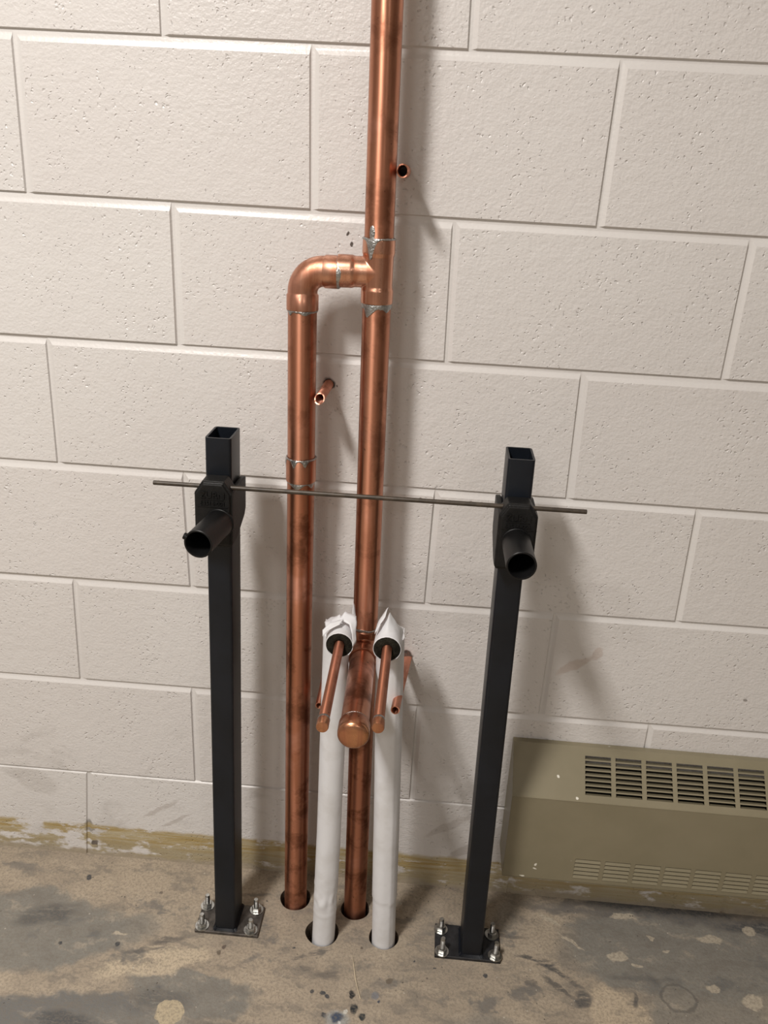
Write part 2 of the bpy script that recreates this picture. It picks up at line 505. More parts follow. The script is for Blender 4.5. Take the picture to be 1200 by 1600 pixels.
def lathe(bm, prof, seg=32, mtx=Matrix(), close=True):
    """prof: list of (r, z); close caps r=0 ends by collapsing"""
    rings = []
    for r, z in prof:
        if r < 1e-7:
            rings.append([bm.verts.new(mtx @ Vector((0, 0, z)))])
        else:
            rings.append([bm.verts.new(mtx @ Vector((r * math.cos(2 * PI * k / seg), r * math.sin(2 * PI * k / seg), z))) for k in range(seg)])
    for a, b in zip(rings, rings[1:]):
        for k in range(seg):
            j = (k + 1) % seg
            if len(a) == 1 and len(b) > 1:
                bm.faces.new((a[0], b[k], b[j]))
            elif len(b) == 1 and len(a) > 1:
                bm.faces.new((a[k], b[0], a[j]))
            elif len(a) > 1:
                bm.faces.new((a[k], a[j], b[j], b[k]))
    return bm


def sweep(bm, pts, radii, seg=32, cap=True):
    pts = [Vector(p) for p in pts]
    n = len(pts)
    if not hasattr(radii, '__len__'):
        radii = [radii] * n
    tans = []
    for i in range(n):
        a = pts[max(0, i - 1)]
        b = pts[min(n - 1, i + 1)]
        if i in (0, n - 1):
            tans.append((b - a).normalized())
        else:
            tans.append(((pts[i] - a).normalized() + (b - pts[i]).normalized()).normalized())
    up = Vector((0, 1, 0)) if abs(tans[0].y) < 0.9 else Vector((1, 0, 0))
    x = (up - tans[0] * up.dot(tans[0])).normalized()
    rings = []
    for i in range(n):
        x = (x - tans[i] * x.dot(tans[i])).normalized()
        y = tans[i].cross(x)
        rings.append([bm.verts.new(pts[i] + radii[i] * (x * math.cos(2 * PI * k / seg) + y * math.sin(2 * PI * k / seg))) for k in range(seg)])
    for a, b in zip(rings, rings[1:]):
        for k in range(seg):
            j = (k + 1) % seg
            bm.faces.new((a[k], a[j], b[j], b[k]))
    if cap:
        bm.faces.new(rings[0])
        bm.faces.new(rings[-1])
    return bm


def box(bm, x0, x1, y0, y1, z0, z1, mtx=None):
    vv = [Vector((x, y, z)) for z in (z0, z1) for y in (y0, y1) for x in (x0, x1)]
    if mtx is not None:
        vv = [mtx @ v for v in vv]
    v = [bm.verts.new(c) for c in vv]
    for f in ((0, 2, 3, 1), (4, 5, 7, 6), (0, 1, 5, 4), (2, 6, 7, 3), (0, 4, 6, 2), (1, 3, 7, 5)):
        bm.faces.new([v[i] for i in f])
    return bm


def bevel(bm, w, seg=2):
    bmesh.ops.bevel(bm, geom=list(bm.edges), offset=w, segments=seg, profile=0.5, affect='EDGES')
    return bm


def prism(bm, poly, a, b, plane='xz'):
    """poly in plane coordinates, extruded along the third axis from a to b"""
    def mk(u, v, w):
        return {'xz': (u, w, v), 'yz': (w, u, v), 'xy': (u, v, w)}[plane]
    lo = [bm.verts.new(mk(u, v, a)) for u, v in poly]
    hi = [bm.verts.new(mk(u, v, b)) for u, v in poly]
    bm.faces.new(lo)
    bm.faces.new(hi)
    n = len(poly)
    for i in range(n):
        j = (i + 1) % n
        bm.faces.new((lo[i], lo[j], hi[j], hi[i]))
    return bm


def evaluated(o):
    dg = bpy.context.evaluated_depsgraph_get()
    me = bpy.data.meshes.new_from_object(o.evaluated_get(dg))
    d = o.data
    bpy.data.objects.remove(o)
    return me


def fuse(bm, voxel, smooth=6):
    bmesh.ops.recalc_face_normals(bm, faces=bm.faces)
    me = bpy.data.meshes.new('tmp')
    bm.to_mesh(me)
    bm.free()
    o = bpy.data.objects.new('tmp', me)
    C.objects.link(o)
    m = o.modifiers.new('r', 'REMESH')
    m.mode = 'VOXEL'
    m.voxel_size = voxel
    m = o.modifiers.new('s', 'SMOOTH')
    m.factor = 0.5
    m.iterations = smooth
    me = evaluated(o)
    me.shade_smooth()
    return me


def shift(me, v):
    me.transform(Matrix.Translation(-Vector(v)))
    return me


def nz(v, s, seed=0.0):
    return noise.noise(Vector(v) * s + Vector((seed, seed * 0.7, -seed)))


# ------------------------------------------------------------------ the room
RX0, RX1, RY0, RZ1 = -2.6, 3.2, -5.6, 2.72

# joint lines of the block wall (z = a + b x) and head joints
BEDS = {0: (1.4250, -0.0046), 1: (1.2181, -0.0078), 2: (1.0157, -0.0026), 3: (0.8136, -0.0027), 4: (0.6092, 0.0041), 5: (0.4062, 0.0045), 6: (0.2037, 0.0042), 7: (-0.01, 0.0)}
for k in range(-1, -8, -1):
    BEDS[k] = (1.4250 - 0.2032 * k, -0.0040)
HEADS = {0: [(-0.4065, -0.4103), (-0.0019, 0.0003), (0.4013, 0.3992)], 1: [(-0.2004, -0.2006), (0.2014, 0.2038), (0.609, 0.6077)],
         2: [(-0.4041, -0.4064), (0.0, 0.0), (0.406, 0.4087)], 3: [(-0.2016, -0.1973), (0.2033, 0.2), (0.6101, 0.612)],
         4: [(-0.4021, -0.4072), (0.003, 0.003), (0.4149, 0.4133)], 5: [(-0.2046, -0.2053), (0.2, 0.199), (0.6033, 0.604)],
         6: [(-0.4134, -0.431), (-0.005, -0.005), (0.40, 0.40)], -1: [(-0.2015, -0.2022), (0.2011, 0.2046)]}
MD = 0.0038     # depth of the mortar behind the face


def bed(k, x):
    a, b = BEDS[k]
    return a + b * max(-0.9, min(1.2, x))


bm = bmesh.new()
box(bm, RX0, RX1, MD, 0.20, -0.10, RZ1 + 0.1)
wall = structure(obj('wall_back', bm, 'mortar'))
BV = 0.0118
for row in range(-7, 7):
    hs = list(HEADS.get(row, []))
    if not hs:
        o = 0.0 if row % 2 == 0 else 0.2032
        hs = [(o - 0.4064, o - 0.4064), (o, o)]
    while hs[0][0] > RX0 + 0.41:
        hs.insert(0, (hs[0][0] - 0.4064, hs[0][1] - 0.4064))
    while hs[-1][0] < RX1 - 0.41:
        hs.append((hs[-1][0] + 0.4064, hs[-1][1] + 0.4064))
    hs = [(RX0, RX0)] + hs + [(RX1, RX1)]
    gt = 0.0006
    bvz = BV
    for (a0, a1), (b0, b1) in zip(hs, hs[1:]):
        # corners TL, TR, BR, BL of the face cell
        gx = 0.0006
        zt = lambda x: min(bed(row, x) + (0.0005 if row == 6 else 0.0055) - gt, RZ1)
        zb = lambda x: bed(row + 1, x) + (0.0005 if row == 5 else 0.0055) + gt
        cor = [(a0 + gx - 0.0045, zt(a0)), (b0 - gx - 0.0045, zt(b0)), (b1 - gx - 0.0045, zb(b1)), (a1 + gx - 0.0045, zb(a1))]
        sg = [(1, -1), (-1, -1), (-1, 1), (1, 1)]
        lev = [(0.0, 0.03), (0.0, MD * 1.02)]
        bv = BV * random.uniform(0.88, 1.12)
        kt = 0.30 if row == 6 else 1.0
        kx, kz = (0.80, 0.17, 0.17, 0.80), (kt, kt, 0.17, 0.17)
        lev += [(bv * 0.30, MD * 0.88), (bv * 0.62, MD * 0.52), (bv * 0.90, MD * 0.09), (bv, 0.0)]
        dy = random.uniform(-0.0006, 0.0006)
        b = bmesh.new()
        rings = [[b.verts.new((x + sx * o_ * fx, y_ + dy, z + sz * o_ * fz)) for (x, z), (sx, sz), fx, fz in zip(cor, sg, kx, kz)] for o_, y_ in lev]
        for r0, r1 in zip(rings, rings[1:]):
            for i in range(4):
                j = (i + 1) % 4
                b.faces.new((r0[i], r0[j], r1[j], r1[i])).material_index = 1
        b.faces.new(rings[-1])
        o = obj('block', b, 'low_block' if row >= 5 else 'block', wall, 14)
        o.data.materials.append(M['mortar'])

# floor with four round cores for the pipes
HOLES = [(-0.0080, -0.0600, 0.0285), (0.1066, -0.0705, 0.0265), (0.0530, -0.1290, 0.0302), (0.1640, -0.1265, 0.0268)]
bm = bmesh.new()
edges = []


def loop(pts):
    vv = [bm.verts.new(p) for p in pts]
    for i in range(len(vv)):
        edges.append(bm.edges.new((vv[i], vv[(i + 1) % len(vv)])))


FX0, FX1, FY0 = -1.2, 1.6, -0.75
inner = [(FX1, FY0, 0), (FX1, 0.19, 0), (FX0, 0.19, 0), (FX0, FY0, 0)]
loop(inner)
for hx, hy, hr in HOLES:
    loop([(hx + hr * (1 + 0.03 * math.sin(3 * a + hx * 90)) * math.cos(a), hy + hr * (1 + 0.03 * math.cos(2 * a + hx * 50)) * math.sin(a), 0) for a in [2 * PI * k / 48 for k in range(48)]])
bmesh.ops.triangle_fill(bm, use_beauty=True, use_dissolve=False, edges=edges, normal=(0, 0, 1))
bm.verts.ensure_lookup_table()
q = [bm.verts[i] for i in range(4)]
e = [bm.verts.new(p) for p in ((RX1, RY0, 0), (RX1, 0.19, 0), (RX0, 0.19, 0), (RX0, RY0, 0))]
for f in ((q[0], e[0], e[1], q[1]), (q[0], q[3], e[3], e[0]), (q[3], q[2], e[2], e[3])):
    bm.faces.new(f).material_index = 1
floor = structure(obj('floor', bm, 'floor'))
floor.data.materials.append(M['floor_plain'])
for hx, hy, hr in HOLES:
    b = bmesh.new()
    top = []
    bot = []
    for k in range(48):
        a = 2 * PI * k / 48
        x = hx + hr * (1 + 0.03 * math.sin(3 * a + hx * 90)) * math.cos(a)
        y = hy + hr * (1 + 0.03 * math.cos(2 * a + hx * 50)) * math.sin(a)
        top.append(b.verts.new((x, y, 0)))
        bot.append(b.verts.new((x, y, -0.12)))
    for k in range(48):
        j = (k + 1) % 48
        b.faces.new((top[k], top[j], bot[j], bot[k]))
    b.faces.new(bot)
    obj('core_hole', b, 'hole', floor, 60)

bm = bmesh.new()
box(bm, RX0 - 0.1, RX1 + 0.1, RY0 - 0.1, 0.2, RZ1, RZ1 + 0.1)
structure(obj('ceiling', bm, 'ceil'))
bm = bmesh.new()
box(bm, RX0 - 0.1, RX0, RY0 - 0.1, 0.2, -0.1, RZ1)
structure(obj('wall_left', bm, 'room'))
bm = bmesh.new()
box(bm, RX1, RX1 + 0.1, RY0 - 0.1, 0.2, -0.1, RZ1)
structure(obj('wall_right', bm, 'room'))
bm = bmesh.new()
box(bm, RX0, RX1, RY0 - 0.1, RY0, -0.1, RZ1)
structure(obj('wall_front', bm, 'room'))

# ------------------------------------------------------------------ soldered copper waste and vent assembly
PY = -0.068


def px(z):          # axis of the main riser, very slightly out of plumb
    return 0.1063 - 0.0066 * z


A0 = Vector((px(0), PY, 0))
asm = root('copper_pipe_assembly', A0, 'tall soldered copper riser with tee, elbow, left drop pipe and capped branch', 'pipe')


def apart(name, bm_or_me, mat, parent=None, smooth=40):
    if isinstance(bm_or_me, bmesh.types.BMesh):
        o = obj(name, bm_or_me, mat, asm if parent is None else parent, smooth)
        shift(o.data, A0)
    else:
        shift(bm_or_me, A0)
        o = obj(name, bm_or_me, mat, asm if parent is None else parent)
    return o


def straight(a, b, r, seg=40):
    a, b = Vector(a), Vector(b)
    m = frame(a, b - a)
    L = (b - a).length
    t = 0.0016
    return lathe(bmesh.new(), [(r - t, 0), (r, 0), (r, L * 0.5), (r, L), (r - t, L), (r - t, 0)], seg, m)


RP = 0.0198
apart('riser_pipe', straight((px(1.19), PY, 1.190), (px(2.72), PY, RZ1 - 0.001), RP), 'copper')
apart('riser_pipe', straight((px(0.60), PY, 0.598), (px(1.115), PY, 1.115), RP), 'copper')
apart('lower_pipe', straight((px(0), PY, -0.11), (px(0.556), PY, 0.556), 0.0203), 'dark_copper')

# upper tee
bm = bmesh.new()
zc = 1.1515
xt = px(zc)
lathe(bm, [(0, 1.1105), (0.0220, 1.1105), (0.0222, 1.128), (0.0206, 1.133), (0.0206, 1.172), (0.0222, 1.177), (0.0220, 1.1945), (0, 1.1945)], 64, Matrix.Translation((xt, PY, 0)))
lathe(bm, [(0, 0), (0.0206, 0), (0.0206, 0.031), (0.0218, 0.035), (0.0220, 0.0545), (0, 0.0545)], 64, frame((xt, PY, zc), (-1, 0, -0.01)))
tee = apart('tee_fitting', fuse(bm, 0.0008, 7), 'fitting')
# elbow
xd = -0.0040
pts, rad = [], []
for x, r in [(0.0450, 0.0216), (0.0445, 0.0222), (0.0275, 0.0222), (0.0255, 0.0207)]:
    pts.append((x, PY, 1.1490))
    rad.append(r)
R = 0.0285
for k in range(0, 15):
    a = PI / 2 * k / 14
    pts.append((xd + R - R * math.sin(a) - 0.0, PY, 1.149 - R + R * math.cos(a)))
    rad.append(0.0207)
for z, r in [(1.1185, 0.0207), (1.1165, 0.0222), (1.0965, 0.0222), (1.0960, 0.0216)]:
    pts.append((xd, PY, z))
    rad.append(r)
apart('elbow_fitting', sweep(bmesh.new(), pts, rad, 40), 'fitting')
# drop pipe and coupling
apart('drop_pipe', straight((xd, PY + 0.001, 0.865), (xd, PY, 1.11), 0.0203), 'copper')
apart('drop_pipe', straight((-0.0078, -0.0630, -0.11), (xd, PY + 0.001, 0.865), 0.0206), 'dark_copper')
bm = lathe(bmesh.new(), [(0.0195, 0.8445), (0.0222, 0.8445), (0.0226, 0.847), (0.0224, 0.862), (0.0226, 0.878), (0.0222, 0.8805), (0.0195, 0.8805), (0.0195, 0.8445)], 40, Matrix.Translation((xd, PY + 0.001, 0)))
apart('coupling', bm, 'copper')


def solder(name_parent, c, d, r, h_up, h_dn, drips, seed, seg=56):
    """an irregular collar of solder: thin above, dripping below; c on the axis, d the direction drips run"""
    bm = bmesh.new()
    m = frame(c, d)
    top, mid, bot, inn0, inn1 = [], [], [], [], []
    for k in range(seg):
        a = 2 * PI * k / seg
        w = noise.noise(Vector((math.cos(a) * 2.2 + seed, math.sin(a) * 2.2, seed))) + 0.6 * noise.noise(Vector((math.cos(a) * 6 + seed, math.sin(a) * 6, seed)))
        dn = h_dn * (0.75 + 0.45 * w)
        up = h_up * (0.8 + 0.4 * noise.noise(Vector((math.cos(a) * 4, math.sin(a) * 4, seed + 9))))
        for da, dl, dw in drips:
            e = (a - da + PI) % (2 * PI) - PI
            dn += dl * math.exp(-(e / dw) ** 2)
        ca, sa = math.cos(a), math.sin(a)
        for lst, rr, zz in ((inn0, r - 0.001, -up), (top, r + 0.0002, -up), (mid, r + 0.0011, (dn - up) * 0.45), (bot, r + 0.0003, dn), (inn1, r - 0.001, dn)):
            lst.append(bm.verts.new(m @ Vector((rr * ca, rr * sa, zz))))
    rows = [inn0, top, mid, bot, inn1]
    for r0, r1 in zip(rows, rows[1:] + rows[:1]):
        for k in range(seg):
            j = (k + 1) % seg
            bm.faces.new((r0[k], r0[j], r1[j], r1[k]))
    return apart('solder_joint', bm, 'solder', name_parent, 70)


# angles: the frame's local axes for d = -Z and for horizontal runs are found numerically
def ang_for(c, d, target):
    m = frame(c, d).inverted()
    v = m @ Vector(target)
    return math.atan2(v.y, v.x)


def drip(c, d, dirv):
    return ang_for(c, d, Vector(c) + Vector(dirv))


DN = (0, 0, -1)
c = (px(1.1945), PY, 1.1945)
solder(tee, c, DN, 0.0218, 0.0025, 0.0004, [(drip(c, DN, (-0.45, -1, 0)), 0.016, 0.20), (drip(c, DN, (-0.40, -1, 0)), 0.010, 0.32)], 1.3)
bm = lathe(bmesh.new(), [(0.0, 0.0006), (0.0035, 0.0004), (0.0055, -0.0006)], 14, frame((px(1.2) - 0.0080, PY - 0.0183, 1.203), (-0.42, -1, 0)) @ Matrix.Diagonal((0.75, 2.0, 1, 1)))
apart('solder_joint', bm, 'solder', tee, 60)
c = (px(1.1095), PY, 1.1100)
solder(tee, c, DN, 0.0203, 0.0015, 0.0065, [(drip(c, DN, (-0.4, -1, 0)), 0.009, 0.34), (drip(c, DN, (-0.75, -1, 0)), 0.006, 0.14), (drip(c, DN, (0.75, -0.7, 0)), 0.006, 0.25)], 4.1)
c = (0.0447, PY, 1.1493)
solder(tee, c, (1, 0, 0), 0.0216, 0.0015, 0.0045, [(drip(c, (1, 0, 0), (0, -1, 0.1)), 0.004, 0.5)], 7.7)
c = (xd, PY, 1.0962)
solder(tee, c, DN, 0.0207, 0.001, 0.0030, [(drip(c, DN, (0.35, -1, 0)), 0.0035, 0.3), (drip(c, DN, (-0.8, -0.8, 0)), 0.005, 0.15)], 2.9)
c = (xd, PY + 0.001, 0.8808)
solder(tee, c, DN, 0.0223, 0.0012, 0.0018, [(drip(c, DN, (-0.35, -1, 0)), 0.012, 0.16), (drip(c, DN, (0.45, -1, 0)), 0.009, 0.18), (drip(c, DN, (-1, -0.2, 0)), 0.014, 0.2)], 5.5)
c = (xd, PY + 0.001, 0.8442)
solder(tee, c, DN, 0.0208, 0.001, 0.0022, [(drip(c, DN, (-0.15, -1, 0)), 0.007, 0.42), (drip(c, DN, (0.9, -0.6, 0)), 0.006, 0.25)], 8.8)

# lower tee with the capped branch
zb = 0.5700
xb = px(zb)
bdir = Vector((0.0075, -0.248, 0.0)).normalized()
bm = bmesh.new()
lathe(bm, [(0, 0.537), (0.0222, 0.537), (0.0224, 0.552), (0.0208, 0.556), (0.0208, 0.586), (0.0222, 0.590), (0.0222, 0.602), (0, 0.602)], 64, Matrix.Translation((xb, PY, 0)))
lathe(bm, [(0, 0), (0.0208, 0), (0.0208, 0.027), (0.0220, 0.031), (0.0222, 0.049), (0, 0.049)], 64, frame((xb, PY, zb), bdir))
ltee = apart('tee_fitting', fuse(bm, 0.0008, 7), 'burnt_fitting')
c = (px(0.602), PY, 0.6025)
solder(ltee, c, (0, 0, 1), 0.0203, 0.001, 0.002, [(drip(c, (0, 0, 1), (-0.2, -1, 0)), 0.003, 0.5)], 3.3)
p0 = Vector((xb, PY, zb))
apart('branch_pipe', straight(p0 + bdir * 0.045, p0 + bdir * 0.232, 0.0198), 'burnt_fitting')
bm = lathe(bmesh.new(), [(0.0196, 0.213), (0.0210, 0.213), (0.0219, 0.2145), (0.0221, 0.232), (0.0217, 0.2365), (0.0200, 0.2395), (0.0165, 0.2415), (0.0100, 0.2425), (0, 0.2428)], 48, frame(p0, bdir))
capo = apart('end_cap', bm, 'cap')
c = p0 + bdir * 0.2125
solder(ltee, c, -bdir, 0.0200, 0.001, 0.0012, [], 6.1)

# ------------------------------------------------------------------ insulated supply pipes
def supply(base, low, topv, ring_c, tube_end, which, label):
    base, topv, ring_c, tube_end = Vector(base), Vector(topv), Vector(ring_c), Vector(tube_end)
    rt = root('insulated_supply_pipe', base, label, 'pipe', 'insulated supply pipes')

    def put(name, b, mat, smooth=50, parent=None):
        o = obj(name, b, mat, rt if parent is None else parent, smooth)
        shift(o.data, base)
        return o
    # jacket: gently wrinkled vertical tube
    r = 0.0203 if which == 'L' else 0.0207
    pts, n = [], 170
    z0, z1 = -0.10, topv.z
    low = Vector(low)
    bm = bmesh.new()
    seg = 56
    rings = []
    for i in range(n + 1):
        z = z0 + (z1 - z0) * i / n
        if z < low.z:
            cc = base.lerp(low, z / low.z)
        else:
            cc = low.lerp(topv, (z - low.z) / (topv.z - low.z))
        ring = []
        for k in range(seg):
            a = 2 * PI * k / seg
            ca, sa = math.cos(a), math.sin(a)
            rr = r + 0.0006 * nz((ca, sa, z * 6), 1.3, 3 if which == 'L' else 8)
            if which == 'L':
                rr += 0.0032 * math.exp(-((z - 0.098) / 0.014) ** 2) * (nz((ca * 2.2, sa * 2.2, z * 45), 1.0, 1) + 0.15)
                rr += 0.0016 * math.exp(-((z - 0.068) / 0.0016) ** 2)
                rr += 0.0011 * math.exp(-((z - 0.128) / 0.003) ** 2) * (0.4 + nz((ca * 2, sa * 2, z * 20), 1, 2))
            else:
                rr += 0.0010 if z > 0.102 + 0.002 * math.sin(a * 2) else 0.0
                # a lengthwise lap seam
                rr += 0.0009 * max(0.0, 1 - abs((a - 5.35)) / 0.35) if a < 5.35 else 0.0
            ring.append(bm.verts.new((cc.x + rr * ca, cc.y + rr * sa, z)))
        rings.append(ring)
    for a_, b_ in zip(rings, rings[1:]):
        for k in range(seg):
            j = (k + 1) % seg
            bm.faces.new((a_[k], a_[j], b_[j], b_[k]))
    bm.faces.new(rings[-1])
    jacket = put('jacket', bm, 'paper', 60)
    # horizontal sleeve of folded paper
    d = (tube_end - ring_c).normalized()
    back = 0.068
    bm = bmesh.new()
    rings = []
    nv, seg = 26, 64
    for i in range(nv + 1):
        v = i / nv
        s = v * v * (3 - 2 * v)
        cc = ring_c - d * (back * v)
        # follow the upright at the back
        cc.x = cc.x + (topv.x - cc.x) * s
        ring = []
        for k in range(seg):
            a = 2 * PI * k / seg
            ca, sa = math.cos(a), math.sin(a)
            x, z = r * 1.01 * ca, r * 1.01 * sa
            if which == 'R':
                tz = 0.0400 * max(0.0, 1 - abs(ca + 0.08)) ** 0.75 if sa > 0 else z * 1.0
                tz = tz * (1.0 - 0.75 * max(0.0, v - 0.62) / 0.38)
                tx = x * (0.98 if sa > 0 else 1.0)
            else:
                tz = (0.0290 * max(0.0, 1 - abs(ca - 0.1) * 0.75) ** 0.6 if sa > 0 else z) * (1.0 - 0.6 * max(0.0, v - 0.62) / 0.38)
                tx = x
            s2 = min(1.0, s * 1.5)
            x = x + (tx - x) * s2
            z = z + (tz - z) * s2
            am = 0.0030 * s2 if which == 'L' else 0.0014 * s2
            x += am * nz((ca * 1.6, sa * 1.6, v * 3), 1.6, 4)
            z += am * nz((ca * 1.6, sa * 1.6, v * 3), 1.7, 9) * (1 if sa > 0 else 0.3)
            off = 0.0010 * nz((ca * 3, sa * 3, 0), 1.5, 5) if i == 0 else 0.0
            if i == 0 and which == 'L' and ca > 0.55:
                off += 0.003 * abs(nz((ca * 8, sa * 8, 1), 2.0, 2))
            ring.append(bm.verts.new(cc + Vector((x, 0, z)) + d * off))
        rings.append(ring)
    for a_, b_ in zip(rings, rings[1:]):
        for k in range(seg):
            j = (k + 1) % seg
            bm.faces.new((a_[k], a_[j], b_[j], b_[k]))
    bm.faces.new(rings[-1])
    sleeve = put('jacket_sleeve', bm, 'paper', 38, jacket)
    so = sleeve.modifiers.new('thickness', 'SOLIDIFY')
    so.thickness = 0.0007
    # insulation end
    m = frame(ring_c, d)
    bm = bmesh.new()
    prof = [(0.0068, -0.03), (0.0070, -0.004), (0.0085, 0.0002), (0.0120, 0.0012), (0.0165, 0.0008), (0.0194, -0.0006), (0.0198, -0.004), (0.0198, -0.03)]
    lathe(bm, prof, 40, m)
    for v in bm.verts:
        v.co += d * (0.0012 * nz(v.co, 260, 1)) + Vector((nz(v.co, 180, 3), 0, nz(v.co, 180, 6))) * 0.0007
    put('insulation', bm, 'foam', 50)
    # copper tube and cap
    L = (tube_end - ring_c).length
    put('copper_tube', lathe(bmesh.new(), [(0, -0.025), (0.0072, -0.025), (0.0072, L * 0.5), (0.0072, L - 0.003), (0.0060, L - 0.002), (0, L - 0.002)], 28, m), 'tube', 40)
    cp = put('tube_cap', lathe(bmesh.new(), [(0.0071, L - 0.0155), (0.0080, L - 0.0155), (0.0081, L - 0.0020), (0.0076, L - 0.0004), (0.0062, L), (0, L + 0.0002)], 28, m), 'cap', 40)
    put('solder_ring', lathe(bmesh.new(), [(0.0070, L - 0.0200), (0.0077, L - 0.0195), (0.0081, L - 0.0170), (0.0080, L - 0.0150), (0.0070, L - 0.0150)], 28, m), 'solder', 60, cp)
    return rt, sleeve, put


def sheet(name, pts, faces, put, parent, mat='paper'):
    bm = bmesh.new()
    v = [bm.verts.new(p) for p in pts]
    for f in faces:
        bm.faces.new([v[i] for i in f])
    bmesh.ops.subdivide_edges(bm, edges=list(bm.edges), cuts=3, use_grid_fill=True, smooth=0.25)
    for q in bm.verts:
        q.co += Vector((nz(q.co, 120, 1), nz(q.co, 120, 4), nz(q.co, 120, 7))) * 0.0012
    o = put(name, bm, mat, 40, parent)
    so = o.modifiers.new('thickness', 'SOLIDIFY')
    so.thickness = 0.0006
    return o


LT, LS, LP = supply((0.0560, -0.1370, 0), (0.0605, -0.1340, 0.24), (0.0640, -0.1340, 0.6260), (0.0725, -0.1700, 0.6260), (0.0758, -0.3715, 0.6280), 'L',
                    'white jacketed pipe left of the capped copper branch, torn paper flaps at its bend')
RT, RS, RPUT = supply((0.1640, -0.1310, 0), (0.1575, -0.1310, 0.25), (0.1460, -0.1310, 0.6260), (0.1435, -0.1700, 0.6255), (0.1455, -0.3630, 0.6275), 'R',
                      'white jacketed pipe right of the capped copper branch, paper folded to a peak')
sheet('paper_flap', [(0.0754, -0.150, 0.6603), (0.0703, -0.160, 0.6545), (0.0570, -0.152, 0.6535), (0.0540, -0.165, 0.6470), (0.0455, -0.163, 0.6460), (0.0465, -0.170, 0.6390)], [(0, 1, 3, 2), (2, 3, 5, 4)], LP, LS)
sheet('paper_flap', [(0.0762, -0.135, 0.6640), (0.0684, -0.148, 0.6570), (0.0935, -0.136, 0.6585), (0.0845, -0.154, 0.6540), (0.0958, -0.152, 0.6480), (0.0905, -0.166, 0.6450), (0.0968, -0.166, 0.6330), (0.0935, -0.175, 0.6270)], [(0, 1, 3, 2), (2, 3, 5, 4), (4, 5, 7, 6)], LP, LS)
sheet('paper_flap', [(0.0852, -0.108, 0.6670), (0.0880, -0.106, 0.6600), (0.0870, -0.125, 0.6490), (0.0915, -0.122, 0.6450)], [(0, 1, 3, 2)], LP, LS)
sheet('paper_flap', [(0.1405, -0.130, 0.6735), (0.1375, -0.140, 0.6640), (0.1330, -0.132, 0.6640), (0.1285, -0.153, 0.6530), (0.1255, -0.140, 0.6520), (0.1235, -0.158, 0.6430)], [(0, 1, 3, 2), (2, 3, 5, 4)], RPUT, RS)

# ------------------------------------------------------------------ copper anchor stubs in the wall
def stub(base, tip, ro, label, squash=1.0, rot=0.0, cut=0.0, flat_back=False):
    base, tip = Vector(base), Vector(tip)
    d = tip - base
    L = d.length
    m = frame(base, d)
    bm = bmesh.new()
    seg, nl = 28, 14
    rings = []
    prof = [(ro, i / nl, 0) for i in range(nl + 1)] + [(ro - 0.0015, 1.0 - i / 4 * 0.95, 1) for i in range(5)]
    cr, sr = math.cos(rot), math.sin(rot)
    for r, t, inner in prof:
        ring = []
        fl = max(0.0, 1 - t / 0.75) if flat_back else 0.0
        for k in range(seg):
            a = 2 * PI * k / seg
            x, y = r * math.cos(a), r * math.sin(a) * squash
            if flat_back:
                x, y = x * (1 + 0.45 * fl), y * (1 - 0.75 * fl)
            x, y = x * cr - y * sr, x * sr + y * cr
            z = t * L
            if t == 1.0:
                z += cut * y + 0.0012 * nz((math.cos(a), math.sin(a), 0), 2.0, ro * 900)
            ring.append(bm.verts.new(m @ Vector((x, y, z))))
        rings.append(ring)
    for r0, r1 in zip(rings, rings[1:]):
        for k in range(seg):
            j = (k + 1) % seg
            bm.faces.new((r0[k], r0[j], r1[j], r1[k]))
    bm.faces.new(rings[-1])
    bm.faces.new(rings[0])
    o = obj('copper_stub_tube', bm, 'tube', None, 40)
    shift(o.data, base)
    o.location = base
    tag(o, label, 'tube', 'copper stub tubes in the block wall')
    return o


stub((0.1250, 0.010, 1.2805), (0.1262, -0.088, 1.2803), 0.0078, 'open copper stub tube beside the tall riser, above the upper tee', 1.1)
stub((0.0262, 0.010, 0.9770), (0.0243, -0.084, 0.9755), 0.0073, 'short copper stub tube touching the left drop pipe, cut slanting at its end', 1.0, 0.5, -0.8)
stub((0.1712, 0.008, 0.5085), (0.1612, -0.180, 0.5270), 0.0068, 'flattened copper stub tube beside the right white jacketed pipe', 1.0, 0.15, 0.0, True)
stub((0.0330, 0.010, 0.4700), (0.0345, -0.096, 0.4640), 0.0064, 'copper stub tube mostly hidden behind the left white jacketed pipe', 1.0)

# ------------------------------------------------------------------ steel lavatory carriers
PW, PD, PH = 0.0368, 0.0570, 0.9275


def rrect(w, d, r, n=5):
    out = []
    for cx, cy, a0 in ((w / 2 - r, d / 2 - r, 0), (-w / 2 + r, d / 2 - r, PI / 2), (-w / 2 + r, -d / 2 + r, PI), (w / 2 - r, -d / 2 + r, 1.5 * PI)):
        for k in range(n + 1):
            a = a0 + PI / 2 * k / n
            out.append((cx + r * math.cos(a), cy + r * math.sin(a)))
    return out


def text_mesh(body, size, ext):
    cu = bpy.data.curves.new('t', 'FONT')
    cu.body = body
    cu.size = size
    cu.extrude = ext
    cu.align_x = 'CENTER'
    cu.resolution_u = 3
    o = bpy.data.objects.new('t', cu)
    C.objects.link(o)
    bpy.context.view_layer.update()
    return evaluated(o)


_cast = {}


